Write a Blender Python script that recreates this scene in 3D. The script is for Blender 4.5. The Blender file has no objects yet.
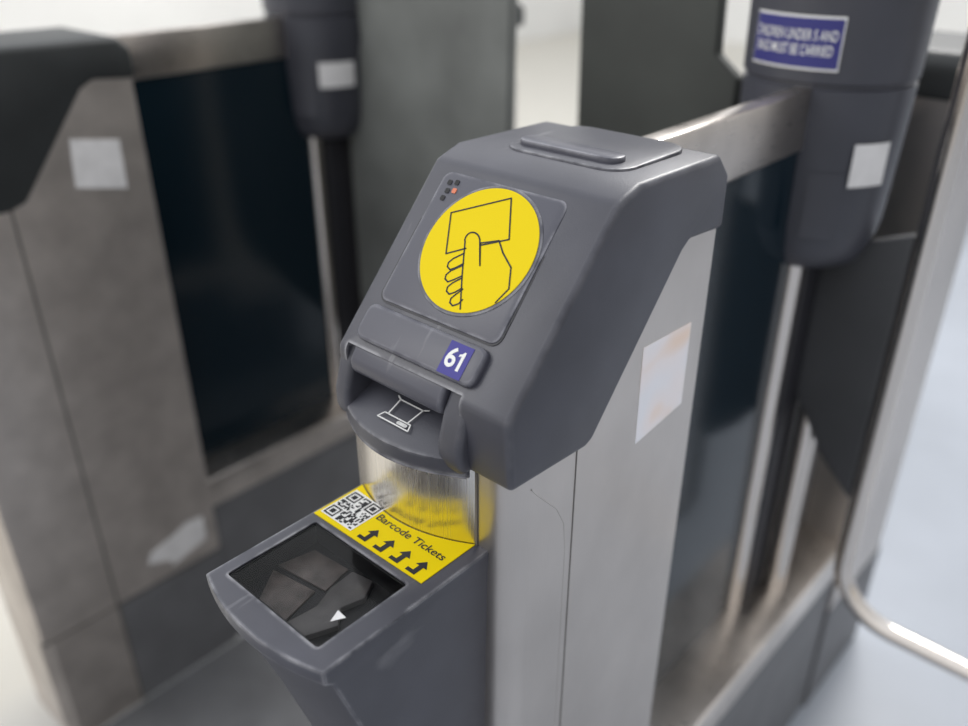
import bpy, bmesh, math, random
from mathutils import Vector, Matrix
S=bpy.context.scene
COL=S.collection
rnd=random.Random(7)
ZF=-.22   # floor level (gate datum is the 0 of the cabinets' lower rail line)

# ---------------------------------------------------------------- materials
def mat(name,col,rough=.5,metal=0.,spec=.5,coat=0.,noise=None,bump=None,brush=None,wear_highlight=None,aniso=0):
    m=bpy.data.materials.new(name); m.use_nodes=True
    nt=m.node_tree; b=nt.nodes['Principled BSDF']; L=nt.links.new
    b.inputs['Base Color'].default_value=(*col,1); b.inputs['Roughness'].default_value=rough
    b.inputs['Metallic'].default_value=metal; b.inputs['Specular IOR Level'].default_value=spec
    b.inputs['Coat Weight'].default_value=coat
    tc=nt.nodes.new('ShaderNodeTexCoord')
    def nz(scale,stretch=(1,1,1),detail=4):
        mp=nt.nodes.new('ShaderNodeMapping'); mp.inputs['Scale'].default_value=stretch
        L(tc.outputs['Object'],mp.inputs[0])
        n=nt.nodes.new('ShaderNodeTexNoise'); n.inputs['Scale'].default_value=scale; n.inputs['Detail'].default_value=detail
        L(mp.outputs[0],n.inputs[0]); return n
    csock=None
    if noise:
        sc,amt,st=noise; n=nz(sc,st)
        r=nt.nodes.new('ShaderNodeValToRGB')
        r.color_ramp.elements[0].position=.3; r.color_ramp.elements[1].position=.7
        r.color_ramp.elements[0].color=(*[c*(1-amt) for c in col],1)
        r.color_ramp.elements[1].color=(*[min(1,c*(1+amt)) for c in col],1)
        L(n.outputs['Fac'],r.inputs[0]); csock=r.outputs[0]; L(csock,b.inputs['Base Color'])
    if wear_highlight:  # edge wear and edge highlights, both put into the base colour
        bv=nt.nodes.new('ShaderNodeBevel'); bv.samples=6; bv.inputs['Radius'].default_value=.005
        ge=nt.nodes.new('ShaderNodeNewGeometry'); dt=nt.nodes.new('ShaderNodeVectorMath'); dt.operation='DOT_PRODUCT'
        L(bv.outputs[0],dt.inputs[0]); L(ge.outputs['Normal'],dt.inputs[1])
        mr=nt.nodes.new('ShaderNodeMapRange'); mr.inputs['From Min'].default_value=.998; mr.inputs['From Max'].default_value=.965
        L(dt.outputs['Value'],mr.inputs[0])
        n=nz(45,(1,1,1),6); m2=nt.nodes.new('ShaderNodeMapRange'); m2.inputs['From Min'].default_value=.38; m2.inputs['From Max'].default_value=.60
        L(n.outputs['Fac'],m2.inputs[0]); mu=nt.nodes.new('ShaderNodeMath'); mu.operation='MULTIPLY'; L(mr.outputs[0],mu.inputs[0]); L(m2.outputs[0],mu.inputs[1])
        mx=nt.nodes.new('ShaderNodeMixRGB'); mx.inputs[2].default_value=(*wear_highlight,1); L(mu.outputs[0],mx.inputs[0])
        if csock: L(csock,mx.inputs[1])
        else: mx.inputs[1].default_value=(*col,1)
        n2=nz(7,(9,1,2),8); m3=nt.nodes.new('ShaderNodeMapRange'); m3.inputs['From Min'].default_value=.66; m3.inputs['From Max'].default_value=.74; m3.inputs['To Max'].default_value=.35
        L(n2.outputs['Fac'],m3.inputs[0])
        my=nt.nodes.new('ShaderNodeMixRGB'); my.inputs[2].default_value=(*wear_highlight,1); L(m3.outputs[0],my.inputs[0]); L(mx.outputs[0],my.inputs[1])
        L(my.outputs[0],b.inputs['Base Color'])
    if bump:
        sc,st,d=bump; n=nz(sc,(1,1,1),2); bp=nt.nodes.new('ShaderNodeBump')
        bp.inputs['Strength'].default_value=st; bp.inputs['Distance'].default_value=d
        L(n.outputs['Fac'],bp.inputs['Height']); L(bp.outputs[0],b.inputs['Normal'])
    if brush:
        n=nz(brush[0],brush[1],3); mr=nt.nodes.new('ShaderNodeMapRange')
        mr.inputs['To Min'].default_value=rough-brush[2]; mr.inputs['To Max'].default_value=rough+brush[2]
        L(n.outputs['Fac'],mr.inputs[0]); L(mr.outputs[0],b.inputs['Roughness'])
        bp=nt.nodes.new('ShaderNodeBump'); bp.inputs['Strength'].default_value=.12; bp.inputs['Distance'].default_value=.0006
        L(n.outputs['Fac'],bp.inputs['Height']); L(bp.outputs[0],b.inputs['Normal'])
    if aniso:
        b.inputs['Anisotropic'].default_value=aniso
        tg=nt.nodes.new('ShaderNodeTangent'); tg.direction_type='RADIAL'; tg.axis='Z'; L(tg.outputs[0],b.inputs['Tangent'])
    return m
M={}
M['plastic']=mat('hood_plastic',(.058,.059,.074),.38,bump=(900,.25,.0006),noise=(14,.14,(1,1,1)),wear_highlight=(.28,.28,.30))
M['plastic2']=mat('pad_plastic',(.066,.067,.087),.36,bump=(900,.2,.0005),wear_highlight=(.26,.26,.29))
M['head_plastic']=mat('drive_head_plastic',(.054,.056,.070),.38,noise=(9,.12,(1,1,1)))
M['plastic_blk']=mat('black_hood_plastic',(.022,.025,.026),.5,noise=(14,.14,(1,1,1)))
M['plastic_dk']=mat('dark_plastic',(.02,.02,.025),.5)  # plain dark plastic for slot throat, reader frame and post core
M['steel']=mat('brushed_steel',(.60,.56,.525),.36,1.,brush=(60,(1,14,1),.07),noise=(5,.13,(1,1,.7)))
M['steel_w']=mat('worn_steel',(.66,.61,.565),.30,1.,brush=(40,(1,1,8),.08),noise=(9,.2,(1,1,1)))
M['steel_b']=mat('scuffed_cabinet_steel',(.56,.515,.48),.45,.88,noise=(14,.14,(1,1,1)))
M['polish']=mat('polished_steel',(.72,.67,.62),.18,1.,brush=(80,(1,1,.1),.05))
M['front_steel']=mat('vertically_smeared_steel',(.82,.78,.73),.25,1.,brush=(160,(5,5,.05),.10),aniso=.8)
M['seam']=mat('seam_dark',(.12,.11,.10),.6)
M['yellow']=mat('yellow_sticker',(.76,.58,.0),.5,spec=.12)
M['black']=mat('black_ink',(.012,.012,.014),.5,spec=.3)
M['white']=mat('white_ink',(.75,.75,.74),.45)
M['sticker']=mat('worn_white_sticker',(.74,.73,.73),.5,noise=(30,.08,(1,1,1)))
M['blue']=mat('blue_label',(.040,.035,.24),.4,spec=.25)
M['navy']=mat('navy_sign',(.045,.045,.19),.4,spec=.3)
M['cavity']=mat('scanner_cavity',(.006,.006,.008),.3,spec=.3)
M['refl_brown']=mat('scanner_reflection_brown',(.10,.080,.072),.3,noise=(70,.5,(1,1,1)))  # brown reflection in the scanner window, put in as colour
M['refl_grey']=mat('scanner_reflection_grey',(.12,.112,.112),.3,noise=(60,.3,(1,1,1)))  # grey reflection in the scanner window, put in as colour
M['panel']=mat('dark_tinted_panel',(.006,.015,.023),.14,spec=.3)
M['rubber']=mat('grey_rubber_leaf',(.155,.163,.155),.6,noise=(5,.25,(1,1,1)))
M['rubber_dk']=mat('dark_rubber_leaf',(.034,.038,.034),.55,noise=(4,.4,(1,1,1)))
M['rubber_md']=mat('charcoal_rubber_leaf',(.055,.057,.062),.55,noise=(4,.25,(1,1,1)))
M['plinth']=mat('grey_plinth',(.135,.137,.145),.5,noise=(12,.12,(1,1,1)))
M['mat']=mat('grey_floor_covering',(.13,.132,.138),.6,noise=(9,.15,(1,1,1)))
M['orange']=mat('orange_led_cover',(.6,.14,.05),.35)
m=mat('hologram_sticker',(.75,.72,.74),.3,spec=.8); nt=m.node_tree
tc=nt.nodes.new('ShaderNodeTexCoord')
w=nt.nodes.new('ShaderNodeTexNoise'); w.inputs['Scale'].default_value=14; w.inputs['Detail'].default_value=1
r=nt.nodes.new('ShaderNodeValToRGB'); e=r.color_ramp.elements
e[0].position=.3; e[0].color=(.95,.68,.48,1); e[1].position=.66; e[1].color=(.90,.90,.95,1)  # holographic sheen put into the base colour as random tints
x=e.new(.47); x.color=(.95,.88,.88,1)
nt.links.new(tc.outputs['Object'],w.inputs[0]); nt.links.new(w.outputs['Fac'],r.inputs[0]); nt.links.new(r.outputs[0],nt.nodes['Principled BSDF'].inputs['Base Color'])
M['holo']=m
m=bpy.data.materials.new('clear_cover'); m.use_nodes=True; nt=m.node_tree; nt.nodes.clear()
o=nt.nodes.new('ShaderNodeOutputMaterial'); mx=nt.nodes.new('ShaderNodeMixShader'); t=nt.nodes.new('ShaderNodeBsdfTransparent'); g=nt.nodes.new('ShaderNodeBsdfGlossy'); fr=nt.nodes.new('ShaderNodeFresnel')
fr.inputs[0].default_value=1.15; t.inputs[0].default_value=(.85,.85,.85,1); g.inputs['Roughness'].default_value=.03
nt.links.new(fr.outputs[0],mx.inputs[0]); nt.links.new(t.outputs[0],mx.inputs[1]); nt.links.new(g.outputs[0],mx.inputs[2]); nt.links.new(mx.outputs[0],o.inputs[0])
M['clear']=m

# ---------------------------------------------------------------- helpers
def obj(name,verts,faces,mt,parent=None,smooth=False,bevel=0,seg=3):
    me=bpy.data.meshes.new(name); me.from_pydata([tuple(v) for v in verts],[],faces); me.update()
    bm=bmesh.new(); bm.from_mesh(me); bmesh.ops.recalc_face_normals(bm,faces=bm.faces)
    if bevel>0:
        ed=[e for e in bm.edges if len(e.link_faces)==2 and e.calc_face_angle(0)>math.radians(25)]
        bmesh.ops.bevel(bm,geom=ed,offset=bevel,segments=seg,profile=.5,affect='EDGES',clamp_overlap=True)
    if smooth or bevel>0:
        for f in bm.faces: f.smooth=True
    bm.to_mesh(me); bm.free()
    if smooth or bevel>0: me.set_sharp_from_angle(angle=math.radians(35))
    me.materials.append(M[mt] if isinstance(mt,str) else mt)
    o=bpy.data.objects.new(name,me); COL.objects.link(o)
    if parent: o.parent=parent
    return o
def prism(name,prof,axis,a,b,mt,parent=None,bevel=0,seg=3,smooth=False):
    """prof: 2D polygon; axis 0 -> (y,z), 1 -> (x,z), 2 -> (x,y)"""
    n=len(prof)
    def P(p,t): return {0:(t,p[0],p[1]),1:(p[0],t,p[1]),2:(p[0],p[1],t)}[axis]
    v=[P(p,a) for p in prof]+[P(p,b) for p in prof]
    f=[list(range(n)),list(range(n,2*n))[::-1]]+[[i,(i+1)%n,n+(i+1)%n,n+i] for i in range(n)]
    return obj(name,v,f,mt,parent,smooth,bevel,seg)
def box(name,x0,x1,y0,y1,z0,z1,mt,parent=None,bevel=0,seg=3):
    return prism(name,[(x0,y0),(x1,y0),(x1,y1),(x0,y1)],2,z0,z1,mt,parent,bevel,seg)
def lathe(name,prof,cx,cy,mt,parent,n=64):
    v=[];f=[]
    for (r,z) in prof:
        for i in range(n):
            a=2*math.pi*i/n; v.append((cx+r*math.cos(a),cy+r*math.sin(a),z))
    for j in range(len(prof)-1):
        for i in range(n): f.append([j*n+i,j*n+(i+1)%n,(j+1)*n+(i+1)%n,(j+1)*n+i])
    f.append(list(range(n))); f.append(list(range((len(prof)-1)*n,len(prof)*n)))
    return obj(name,v,f,mt,parent,True)
def rrect(x0,x1,y0,y1,r,n=6):
    p=[]
    for cx,cy,a0 in ((x1-r,y1-r,0),(x0+r,y1-r,90),(x0+r,y0+r,180),(x1-r,y0+r,270)):
        for i in range(n+1):
            a=math.radians(a0+90*i/n); p.append((cx+r*math.cos(a),cy+r*math.sin(a)))
    return p
class Frame:
    def __init__(s,o,u,v): s.o=Vector(o); s.u=Vector(u).normalized(); s.v=Vector(v).normalized(); s.n=s.u.cross(s.v).normalized()
    def p(s,a,b,h=0): return s.o+s.u*a+s.v*b+s.n*h
def slab(name,fr,poly,h0,h1,mt,parent,bevel=0,seg=2):
    n=len(poly)
    v=[fr.p(a,b,h0) for a,b in poly]+[fr.p(a,b,h1) for a,b in poly]
    f=[list(range(n)),list(range(n,2*n))[::-1]]+[[i,(i+1)%n,n+(i+1)%n,n+i] for i in range(n)]
    return obj(name,v,f,mt,parent,False,bevel,seg)
def polys(name,fr,plist,h,mt,parent):
    v=[];f=[]
    for pl in plist:
        k=len(v); v+= [fr.p(a,b,h) for a,b in pl]; f.append(list(range(k,k+len(pl))))
    return obj(name,v,f,mt,parent)
def stroke_polys(pts,w,closed=False):
    out=[]; n=len(pts); rng=range(n if closed else n-1)
    for i in rng:
        a=Vector(pts[i]); b=Vector(pts[(i+1)%n]); d=(b-a)
        if d.length<1e-7: continue
        d.normalize(); q=Vector((-d.y,d.x))*w/2
        out.append([a+q,a-q,b-q,b+q])
    for p in pts:
        out.append([(p[0]+w/2*math.cos(t*math.pi/4),p[1]+w/2*math.sin(t*math.pi/4)) for t in range(8)])
    return out
def text(name,body,size,fr,pos,h,mt,parent,sx=1.,bend=None,bold=0,width=None,bz=1.):
    cu=bpy.data.curves.new(name,'FONT'); cu.body=body; cu.size=size; cu.align_x='CENTER'; cu.align_y='CENTER'; cu.offset=bold
    t=bpy.data.objects.new(name,cu); COL.objects.link(t); dg=bpy.context.evaluated_depsgraph_get(); dg.update()
    me=bpy.data.meshes.new_from_object(t.evaluated_get(dg)); bpy.data.objects.remove(t)
    if width:
        xs=[v.co.x for v in me.vertices]; sx=width/(max(xs)-min(xs))
    for v in me.vertices:
        a=pos[0]+v.co.x*sx; b=pos[1]+v.co.y*bz
        v.co = bend(a,b,h) if bend else fr.p(a,b,h)
    me.materials.clear(); me.materials.append(M[mt]); me.name=name
    o=bpy.data.objects.new(name,me); COL.objects.link(o); o.parent=parent; return o
def tube(name,pts,r,mt,parent,closed=False):
    cu=bpy.data.curves.new(name,'CURVE'); cu.dimensions='3D'; cu.bevel_depth=r; cu.bevel_resolution=6
    sp=cu.splines.new('POLY'); sp.points.add(len(pts)-1); sp.use_cyclic_u=closed; sp.use_smooth=True
    for i,p in enumerate(pts): sp.points[i].co=(*p,1)
    cu.materials.append(M[mt]); o=bpy.data.objects.new(name,cu); COL.objects.link(o); o.parent=parent; return o
def cut(o,cutter):
    bo=o.modifiers.new('c','BOOLEAN'); bo.operation='DIFFERENCE'; bo.solver='EXACT'; bo.object=cutter
    dg=bpy.context.evaluated_depsgraph_get(); dg.update()
    me=bpy.data.meshes.new_from_object(o.evaluated_get(dg)); o.modifiers.clear(); o.data=me
    for p in me.polygons: p.use_smooth=True
    me.set_sharp_from_angle(angle=math.radians(35))
    bpy.data.objects.remove(cutter)

SL=Frame((-.110,-.010,1.004),(1,0,0),(0,.68,.733))
def bulge(x): return -.024*(1-min(1,((x+.120)/.078)**2))

def plain_pedestal(root,y0,hood='plastic',seam=None,steel='steel'):
    """end unit without readers: y0 = front of body"""
    prism('steel_body',[(-.003,.289),(-.003,y0+.02),(-.008,y0+.006),(-.02,y0),(-.18,y0),(-.192,y0+.006),(-.197,y0+.02),(-.197,.289)],2,.065,.95,steel,root,smooth=True)
    flat=seam is None
    prism('steel_side_upper',[(y0+(.02 if flat else .05),.95),(.289,.95),(.289,1.10),(.1,1.10),(y0+(.02 if flat else .05),1.0 if not flat else 1.09)],0,-.197,-.003,steel,root)
    box('base_joint',-.194,-.006,y0+.004,.286,.058,.066,'seam',root)
    yb=y0 if flat else seam
    box('base_cabinet',-.197,-.003,yb,.289,ZF,.058,'plinth',root)
    if flat:
        prism('cap',[(y0-.012,1.075),(.297,1.085),(.296,1.132),(.276,1.153),(y0+.06,1.155),(y0-.012,1.12)],0,-.202,0,hood,root,bevel=.009,seg=4)
    else:
        prism('base_cabinet_front',[(-.003,seam),(-.003,y0+.02),(-.02,y0),(-.18,y0),(-.197,y0+.02),(-.197,seam)],2,ZF,.06,steel,root,smooth=True)
        prism('hood',[(y0-.01,.912),(.045,.908),(.075,.918),(.200,1.078),(.222,1.090),(.297,1.083),(.296,1.132),(.276,1.153),(y0+.20,1.155),(y0+.15,1.146),(y0-.012,1.0)],0,-.202,0,hood,root,bevel=.009,seg=4)
        box('side_seam',-.0036,-.0016,seam,seam+.004,ZF,.93,'seam',root)

def pedestal(root):
    arc=[( -.029+.026*math.cos(math.radians(a)), .0265+.026*math.sin(math.radians(a))) for a in range(0,-91,-10)]
    pl=[(-.003,.289)]+arc+[(-.042,.0005),(-.042,.012),(-.197,.012),(-.197,.289)]
    prism('steel_body',pl,2,ZF,.9455,'steel',root,smooth=True)
    prism('steel_side_upper',[(.03,.9455),(.289,.9455),(.289,1.10),(.12,1.10),(.03,1.0)],0,-.197,-.003,'steel',root)
    bp=[(x,bulge(x)) for x in [-.198+.156*i/24 for i in range(25)]]
    prism('curved_front_panel',bp+[(-.042,.013),(-.198,.013)],2,ZF,.945,'front_steel',root,smooth=True)
    box('front_seam',-.0432,-.0412,-.001,.004,ZF,.94,'seam',root)
    box('side_seam',-.0034,-.0026,.0845,.086,ZF,.945,'seam',root)
    prof=[(-.005,.938),(.095,.932),(.105,.936),(.226,1.076),(.238,1.084),(.297,1.080),(.296,1.132),(.276,1.153),(.148,1.155),(.119,1.146),(-.010,1.004)]
    hood=prism('hood',prof,0,-.202,0,'plastic',root,bevel=.0055,seg=3)
    cut(hood,prism('slot_cutter',[(-.05,.92),(.030,.92),(.030,.984),(-.008,1.010),(-.05,1.010)],0,-.190,-.052,'plastic_dk',root))
    lipx=[-.199+.152*i/20 for i in range(21)]
    def lb(x): return -.027*(1-((x+.123)/.080)**2)-.006
    v=[];f=[]
    for x in lipx:
        v+=[(x,lb(x)+.004,.931),(x,lb(x),.935),(x,lb(x),.949),(x,lb(x)+.003,.952),(x,.03,.972),(x,.03,.931)]
    for i in range(20):
        for k in range(6): f.append([i*6+k,i*6+(k+1)%6,(i+1)*6+(k+1)%6,(i+1)*6+k])
    f.append([0,1,2,3,4,5]); f.append([20*6+k for k in range(6)])
    obj('slot_lip',v,f,'plastic',root,smooth=True)
    tube('lip_edge',[(x,lb(x)+.002,.9325) for x in lipx],.0014,'plastic2',root)
    prism('ticket_block',[(.029,.984),(.001,.979),(-.011,.985),(-.012,.996),(-.004,1.009),(.029,1.012)],0,-.184,-.071,'plastic2',root,bevel=.004)
    box('slot_throat',-.188,-.054,.020,.031,.955,.99,'plastic_dk',root)
    for nm,x0,x1 in (('slot_guide_left',-.202,-.183),('slot_guide_right',-.071,-.045)):
        prism(nm,[(.03,.936),(-.012,.936),(-.018,.946),(-.018,.964),(-.010,.990),(.004,1.014),(.03,1.020)],0,x0,x1,'plastic',root,bevel=.006,seg=4)
    lf=Frame((-.123,-.008,.9608),(1,0,0),(0,.949,.315))
    st=[]
    st+=stroke_polys([(-.012,-.004),(-.014,.014),(.014,.014),(.012,-.004)],.0015)
    st+=stroke_polys([(-.019,-.0105),(.019,-.0105),(.016,-.004),(-.016,-.004)],.0014,True)
    st+=stroke_polys([(-.019,.0165),(-.014,.014)],.0015)
    st+=stroke_polys([(.019,.0165),(.014,.014)],.0015)
    st+=stroke_polys([(.004,-.0072),(.013,-.0072)],.0035)
    polys('ticket_icon',lf,st,.0010,'white',root)
    slab('reader_frame',SL,rrect(-.072,.069,.051,.184,.010),-.002,.0014,'plastic_dk',root)
    slab('reader_panel',SL,rrect(-.0705,.0675,.0525,.1825,.009),-.002,.0026,'plastic2',root,.0012)
    slab('label_pad',SL,rrect(-.073,.067,.013,.047,.009),-.004,.0070,'plastic2',root,.003,3)
    cx,cs=.0055,.1215
    circ=lambda r,n=96:[(cx+r*math.cos(2*math.pi*i/n),cs+r*math.sin(2*math.pi*i/n)) for i in range(n)]
    slab('disc_bezel',SL,circ(.0604),0,.0036,'plastic',root,.0012)
    slab('reader_disc',SL,circ(.0572),0,.0042,'yellow',root)
    def A(u,v): 
        u-=480; v-=246
        return (cx+.000927*u+.000491*v, cs-.000828*v+.00027*u)
    W=.0014; st=[]
    st+=stroke_polys([A(468,245),A(447,250),A(451,208),A(514,196),A(512,237),A(484,242)],W)
    fin=[A(464,304),A(465,270),A(467,238)]+[A(474.5+8*math.cos(math.radians(a)),238-9*math.sin(math.radians(a))) for a in range(170,0,-20)]+[A(483,262),A(483,250),A(483,240),A(502,238),A(506,250),A(514,264),A(512,284),A(499,297)]
    st+=stroke_polys(fin,W)
    for (ux,vy,l) in ((449,258,17),(447,270,18),(449,282,16),(453,293,13)):
        st+=stroke_polys([A(ux+l,vy-8),A(ux+6,vy-3),A(ux+1,vy+1),A(ux,vy+5),A(ux+3,vy+8),A(ux+9,vy+6),A(ux+l,vy+2)],W)
    polys('hand_and_card_icon',SL,st,.0045,'black',root)
    for i,(a,b,c) in enumerate([(-.060,.172,'black'),(-.052,.1735,'black'),(-.058,.164,'black'),(-.0505,.1655,'orange'),(-.059,.1565,'black')]):
        slab('indicator_%d'%i,SL,rrect(a-.0024,a+.0024,b-.0024,b+.0024,.0010,3),.001,.0031,c,root)
    slab('number_label',SL,[(.029,.015),(.054,.015),(.054,.043),(.029,.043)],.004,.0074,'blue',root)
    text('number_6','6',.0230,SL,(.0368,.0292),.0077,'white',root,bold=.0005)
    polys('number_1',SL,[[(.0460,.0210),(.0490,.0210),(.0490,.0375),(.0470,.0375),(.0460,.0357)],[(.0460,.0335),(.0460,.0357),(.0432,.0345),(.0432,.0325)]],.0077,'white',root)
    T=Frame((0,0,1.1535),(1,0,0),(0,1,0))
    slab('top_lid',T,rrect(-.160,-.028,.158,.272,.024,8),-.003,.0035,'plastic',root,.002)
    slab('top_bar',T,rrect(-.152,-.043,.172,.196,.0115,8),-.002,.0085,'plastic2',root,.0025)
    R_=Frame((-.003,0,0),(0,1,0),(0,0,1))
    slab('side_sticker',R_,[(.181,.893),(.263,.902),(.263,.993),(.179,.997)],0,.0006,'holo',root)
    tube('side_crease',[(-.0031,.024,.925),(-.0031,.034,.913),(-.0031,.060,.885),(-.0031,.072,.862),(-.0031,.076,.83),(-.0031,.078,ZF+.01)],.0007,'steel',root)
    # ---- barcode reader box
    zt=.860
    xs=[-.184+.155*i/16 for i in range(17)]
    def fy(x,z):
        t=(x+.1065)/.0775
        return -.192+.014*t*t+(zt-z)*.26
    levels=[(zt,0.000),(zt-.014,-.003),(zt-.020,.003),(zt-.12,.010),(.46,.02),(.38,.035)]
    v=[]; f=[]
    for z,ins in levels:
        i0=max(ins,0)
        v+=[(-.184+i0*.8,.013,z)]+[(min(max(x,-.184+i0*.8),-.029-i0*.3),fy(x,z)+ins,z) for x in xs]+[(-.029-i0*.3,.013,z)]
    n=len(xs)+2
    for j in range(len(levels)-1):
        for i in range(n): f.append([j*n+i,j*n+(i+1)%n,(j+1)*n+(i+1)%n,(j+1)*n+i])
    f.append(list(range(n))); f.append([ (len(levels)-1)*n+i for i in range(n)])
    bb=obj('barcode_reader_box',v,f,'plastic',root,bevel=.003,seg=3)
    wx0,wx1,wy0,wy1=-.171,-.051,-.166,-.074
    cut(bb,prism('wc',rrect(wx0,wx1,wy0,wy1,.003,3),2,.835,.9,'cavity',root))
    B=Frame((0,0,zt),(1,0,0),(0,1,0))
    box('cavity_floor',wx0+.0002,wx1-.0002,wy0+.0002,wy1-.0002,.8352,.839,'cavity',root)
    for nm,a in (('cavity_wall_front',(wx0,wx1,wy0,wy0+.002)),('cavity_wall_back',(wx0,wx1,wy1-.002,wy1)),('cavity_wall_left',(wx0,wx0+.002,wy0,wy1)),('cavity_wall_right',(wx1-.002,wx1,wy0,wy1))):
        box(nm,*a,.836,.8585,'cavity',root)
    K=Frame((0,0,.839),(1,0,0),(0,1,0))  # shapes below are added to paint the window's reflections, not reader parts
    slab('reflection_shape_left',K,[(-.168,-.120),(-.160,-.086),(-.118,-.082),(-.112,-.112)],0,.002,'refl_brown',root,.0005)
    slab('reflection_shape_front',K,[(-.166,-.126),(-.118,-.118),(-.108,-.160),(-.140,-.162)],0,.002,'refl_brown',root,.0005)
    slab('reflection_shape_grey',K,[(-.110,-.084),(-.088,-.080),(-.078,-.098),(-.084,-.118),(-.070,-.132),(-.082,-.160),(-.104,-.160),(-.100,-.130),(-.108,-.110)],0,.006,'refl_grey',root,.001)
    slab('scanner_cover',B,rrect(wx0,wx1,wy0,wy1,.003,3),-.0022,-.0012,'clear',root)
    polys('scanner_triangle',B,[[(-.066,-.142),(-.060,-.131),(-.071,-.130)]],-.0008,'sticker',root)
    bx=[-.181+.138*i/20 for i in range(21)]
    slab('barcode_sticker',B,[(-.181,-.068),(-.043,-.066)]+[(x,bulge(x)-.001) for x in bx[::-1]],0,.0009,'yellow',root)
    N=21; q=.0385/N; st=[]
    def fm(i,j):
        for (a,b) in ((0,0),(N-7,0),(0,N-7)):
            if a<=i<a+7 and b<=j<b+7:
                d=max(abs(i-a-3),abs(j-b-3)); return d!=2
            if a-1<=i<=a+7 and b-1<=j<=b+7: return False
        return rnd.random()<.5
    st2=[[(-.1785,-.0625),(-.1365,-.0625),(-.1365,-.0215),(-.1785,-.0195)]]
    for i in range(N):
        for j in range(N):
            if fm(i,j):
                a=-.1768+i*q; b=-.0225-j*q
                st.append([(a,b-q),(a+q,b-q),(a+q,b),(a,b)])
    polys('qr_backing',B,st2,.0011,'white',root)
    polys('qr_code',B,st,.0013,'black',root)
    text('barcode_text','Barcode Tickets',.0118,B,(-.0915,-.0325),.0012,'black',root,width=.084,bold=.00012)
    st=[]
    for k in range(4):
        a=-.124+k*.0205; b=-.0645
        st.append([(a+.003,b+.006),(a+.003,b+.012),(a-.001,b+.012),(a+.0055,b+.0195),(a+.012,b+.012),(a+.008,b+.012),(a+.008,b+.001),(a+.003,b+.001)])
        st.append([(a-.003,b+.001),(a+.003,b+.001),(a+.003,b+.005),(a-.003,b+.005)])
    polys('arrows',B,st,.0012,'black',root)

def gate(offset,main):
    root=bpy.data.objects.new('ticket_gate',None); COL.objects.link(root)
    if main: pedestal(root)
    else: plain_pedestal(root,-.11,'plastic_blk',.045,'steel_b')
    rear=bpy.data.objects.new('rear_pedestal',None); COL.objects.link(rear); rear.parent=root
    rear.rotation_euler=(0,0,math.pi); rear.location=(-.2,1.31,0)
    plain_pedestal(rear,0,'plastic_blk')
    box('top_rail',-.112,-.088,.289,.70,1.066,1.144,'steel_w',root,.003)
    box('top_rail_rear',-.112,-.088,.85,1.022,1.066,1.144,'steel_w',root,.003)
    box('bottom_rail',-.195,-.004,.289,1.022,.175,.245,'steel_w',root,.004)
    box('infill_panel',-.108,-.092,.289,.75,.245,1.066,'panel',root)
    box('infill_panel_rear',-.108,-.092,.80,1.022,.245,1.066,'panel',root)
    box('lower_cabinet',-.190,-.010,.289,1.022,ZF,.175,'plinth',root)
    cx,cy=-.112,.775
    box('post_core',cx-.035,cx+.035,cy-.035,cy+.035,.2,.93,'plastic_dk',root,.004)
    tube('post_pole_front',[(cx+.02,cy-.055,.245),(cx+.02,cy-.055,.92)],.016,'polish',root)
    tube('post_pole_rear',[(cx+.055,cy+.04,.245),(cx+.055,cy+.04,.92)],.018,'polish',root)
    prof=[(.045,.890),(.068,.893),(.086,.903),(.097,.925),(.104,.96),(.108,1.05),(.110,1.10),(.111,1.142),(.107,1.144),(.107,1.149),(.112,1.151),(.114,1.25),(.114,1.252),(.110,1.255),(.110,1.259),(.114,1.262),(.114,1.36),(.10,1.38),(.06,1.388)]
    lathe('drive_head',prof,cx,cy,'head_plastic',root)
    def cyl(r):
        return lambda a,z,h:(cx+(r+h)*math.cos(a/r),cy+(r+h)*math.sin(a/r),z)
    def patch(name,r,a0,a1,z0,z1,h,mt):
        bd=cyl(r); n=14; v=[];f=[]
        for i in range(n+1):
            a=math.radians(a0+(a1-a0)*i/n)*r
            v+=[bd(a,z0,h),bd(a,z1,h)]
        for i in range(n): f.append([2*i,2*i+2,2*i+3,2*i+1])
        return obj(name,v,f,mt,root,True)
    r=.114
    if main:
        patch('sign_border',r,-126,-64,1.166,1.229,.0004,'white')
        patch('sign_field',r,-125,-65,1.169,1.226,.0012,'navy')
        bd=cyl(r); ac=math.radians(-95)*r
        text('sign_text','CHILDREN UNDER 5 AND\nBAGS MUST BE CARRIED',.0175,None,(ac,1.1975),.002,'white',root,bend=bd,width=.110,bold=.0001)
        patch('notice_label',.109,-44,-16,1.022,1.078,.0025,'sticker')
    else:
        patch('notice_label',.109,-42,-2,1.008,1.058,.0025,'sticker')
    patch('service_cover',.1065,-70,-46,.95,1.04,.0025,'head_plastic')
    root.location=offset
    return root

g1=gate((0,0,0),True)
def leaf(name,poly,y0,y1,mt,parent): return prism(name,poly,1,y0,y1,mt,parent,bevel=.006)
leaf('leaf_left',[(-.25,.45),(-.50,.40),(-.53,.5),(-.545,1.42),(-.30,1.42),(-.29,1.15),(-.25,1.12)],.79,.815,'rubber_dk',g1)
box('leaf_left_bracket',-.26,-.12,.785,.82,.62,.68,'steel_w',g1)
leaf('leaf_right_web',[(-.08,.90),(.04,.95),(.04,.50),(-.02,.56),(-.08,.66)],.79,.812,'rubber_md',g1)
tube('leaf_right_frame',[(a,.80,b) for a,b in rrect(.054,.55,.280,1.42,.10,8)],.0155,'polish',g1,True)
g2=gate((-1.1,0,0),False)
leaf('leaf_right',[(-.06,.38),(.36,.50),(.40,.56),(.41,1.40),(-.03,1.40),(.0,1.1),(-.06,.9)],.79,.815,'rubber',g2)
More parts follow.
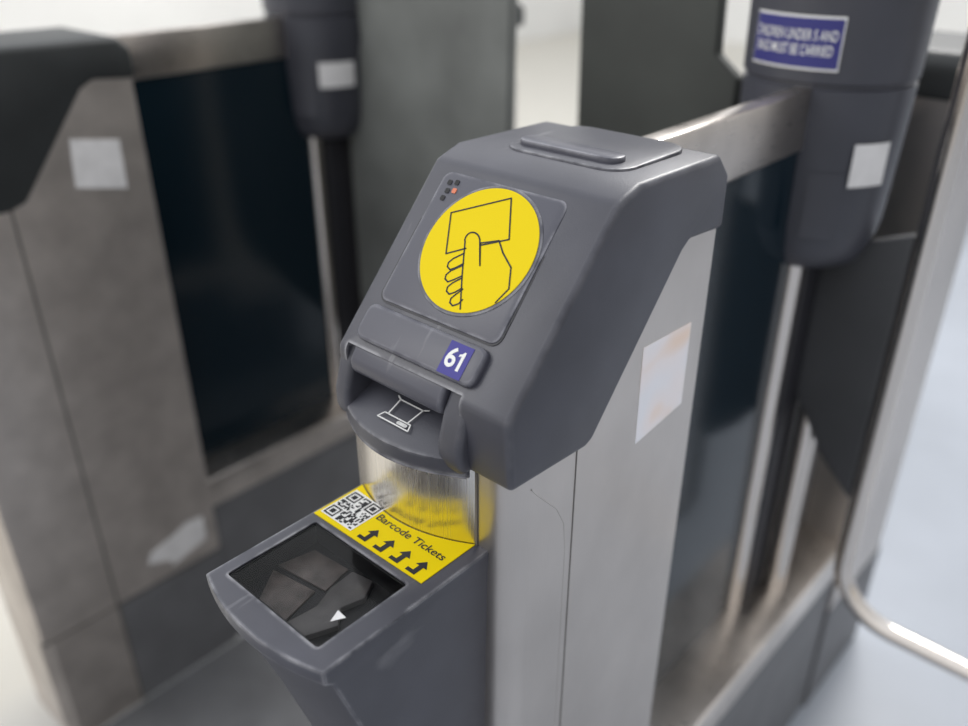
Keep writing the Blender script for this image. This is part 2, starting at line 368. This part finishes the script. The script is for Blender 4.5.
R2=Frame((-.003,0,0),(0,1,0),(0,0,1))
slab('notice_sticker_upper',R2,[(.155,.925),(.243,.905),(.246,.99),(.163,1.005)],.0005,.0014,'sticker',g2)
slab('notice_sticker_lower',R2,[(.125,.120),(.170,.105),(.178,.085),(.262,.110),(.262,.170),(.225,.175),(.19,.160),(.135,.145)],.0005,.0014,'sticker',g2)

# ---------------------------------------------------------------- room
fm=mat('station_floor',(.35,.375,.42),.35,noise=(1.3,.14,(1,1,1)))
nt=fm.node_tree; b=nt.nodes['Principled BSDF']; src=b.inputs['Base Color'].links[0].from_socket
tc=nt.nodes.new('ShaderNodeTexCoord'); sp=nt.nodes.new('ShaderNodeSeparateXYZ'); mr=nt.nodes.new('ShaderNodeMapRange'); mr.inputs['From Min'].default_value=-.95; mr.inputs['From Max'].default_value=-1.35
mx=nt.nodes.new('ShaderNodeMixRGB'); mx.inputs[2].default_value=(.66,.63,.56,1)
nt.links.new(tc.outputs['Object'],sp.inputs[0]); nt.links.new(sp.outputs['X'],mr.inputs[0]); nt.links.new(mr.outputs[0],mx.inputs[0]); nt.links.new(src,mx.inputs[1]); nt.links.new(mx.outputs[0],b.inputs['Base Color'])
box('floor',-7,8,-5,10,ZF-.05,ZF,fm)
box('floor_mat',-1.095,-.205,-1.0,1.4,ZF,ZF+.004,'mat')
wm=mat('pale_wall',(.93,.93,.92),.6,noise=(.8,.06,(1,1,1)))
box('wall_left',-7.1,-7,-5,10,ZF,3.2,wm)
box('wall_back',-7,8,10,10.1,ZF,3.2,wm)

# ---------------------------------------------------------------- lights
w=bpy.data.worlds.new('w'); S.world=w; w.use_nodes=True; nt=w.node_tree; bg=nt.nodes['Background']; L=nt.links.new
tc=nt.nodes.new('ShaderNodeTexCoord'); sep=nt.nodes.new('ShaderNodeSeparateXYZ'); L(tc.outputs['Generated'],sep.inputs[0])
r=nt.nodes.new('ShaderNodeValToRGB'); e=r.color_ramp.elements
e[0].position=0; e[0].color=(.30,.29,.28,1); e[1].position=1; e[1].color=(.82,.85,.90,1)
x=e.new(.47); x.color=(.42,.40,.37,1); x=e.new(.53); x.color=(1.0,.97,.93,1); x=e.new(.68); x.color=(.94,.95,.97,1)
mr=nt.nodes.new('ShaderNodeMapRange'); mr.inputs['From Min'].default_value=-1; L(sep.outputs['Z'],mr.inputs[0]); L(mr.outputs[0],r.inputs[0])
mr2=nt.nodes.new('ShaderNodeMapRange'); mr2.inputs['From Min'].default_value=.9; mr2.inputs['From Max'].default_value=-.3; mr2.inputs['To Min'].default_value=.65; mr2.inputs['To Max'].default_value=1.4  # sky strength lowered toward +X, added to darken the hood's side
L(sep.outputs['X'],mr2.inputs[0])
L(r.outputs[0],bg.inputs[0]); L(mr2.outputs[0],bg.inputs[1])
def area(n,loc,tgt,size,en,col):
    l=bpy.data.lights.new(n,'AREA'); l.size=size; l.energy=en; l.color=col
    o=bpy.data.objects.new(n,l); COL.objects.link(o); o.location=loc
    o.rotation_euler=(Vector(tgt)-Vector(loc)).to_track_quat('-Z','Y').to_euler()
area('roof_light',(-.6,3.4,4.0),(-.2,.3,1),1.3,160,(1,.98,.95))
area('concourse_light',(-2.5,-2.2,3.5),(-.2,.3,1),2,45,(1,.98,.96))
area('far_wall_light',(-4.6,3.,3.8),(-7,5,.3),2,60,(1,1,1))

# ---------------------------------------------------------------- camera
th=math.radians(28.4); az=math.radians(42.3)
cd=bpy.data.cameras.new('camera'); cam=bpy.data.objects.new('camera',cd); COL.objects.link(cam)
cam.location=(.352,-.424,1.352)
cam.rotation_euler=(math.radians(90)-th,0,az)
cd.sensor_width=36; cd.lens=36*858/968; cd.clip_start=.02
cd.dof.use_dof=True; cd.dof.focus_distance=.72; cd.dof.aperture_fstop=2.2
S.camera=cam
S.view_settings.view_transform='Standard'
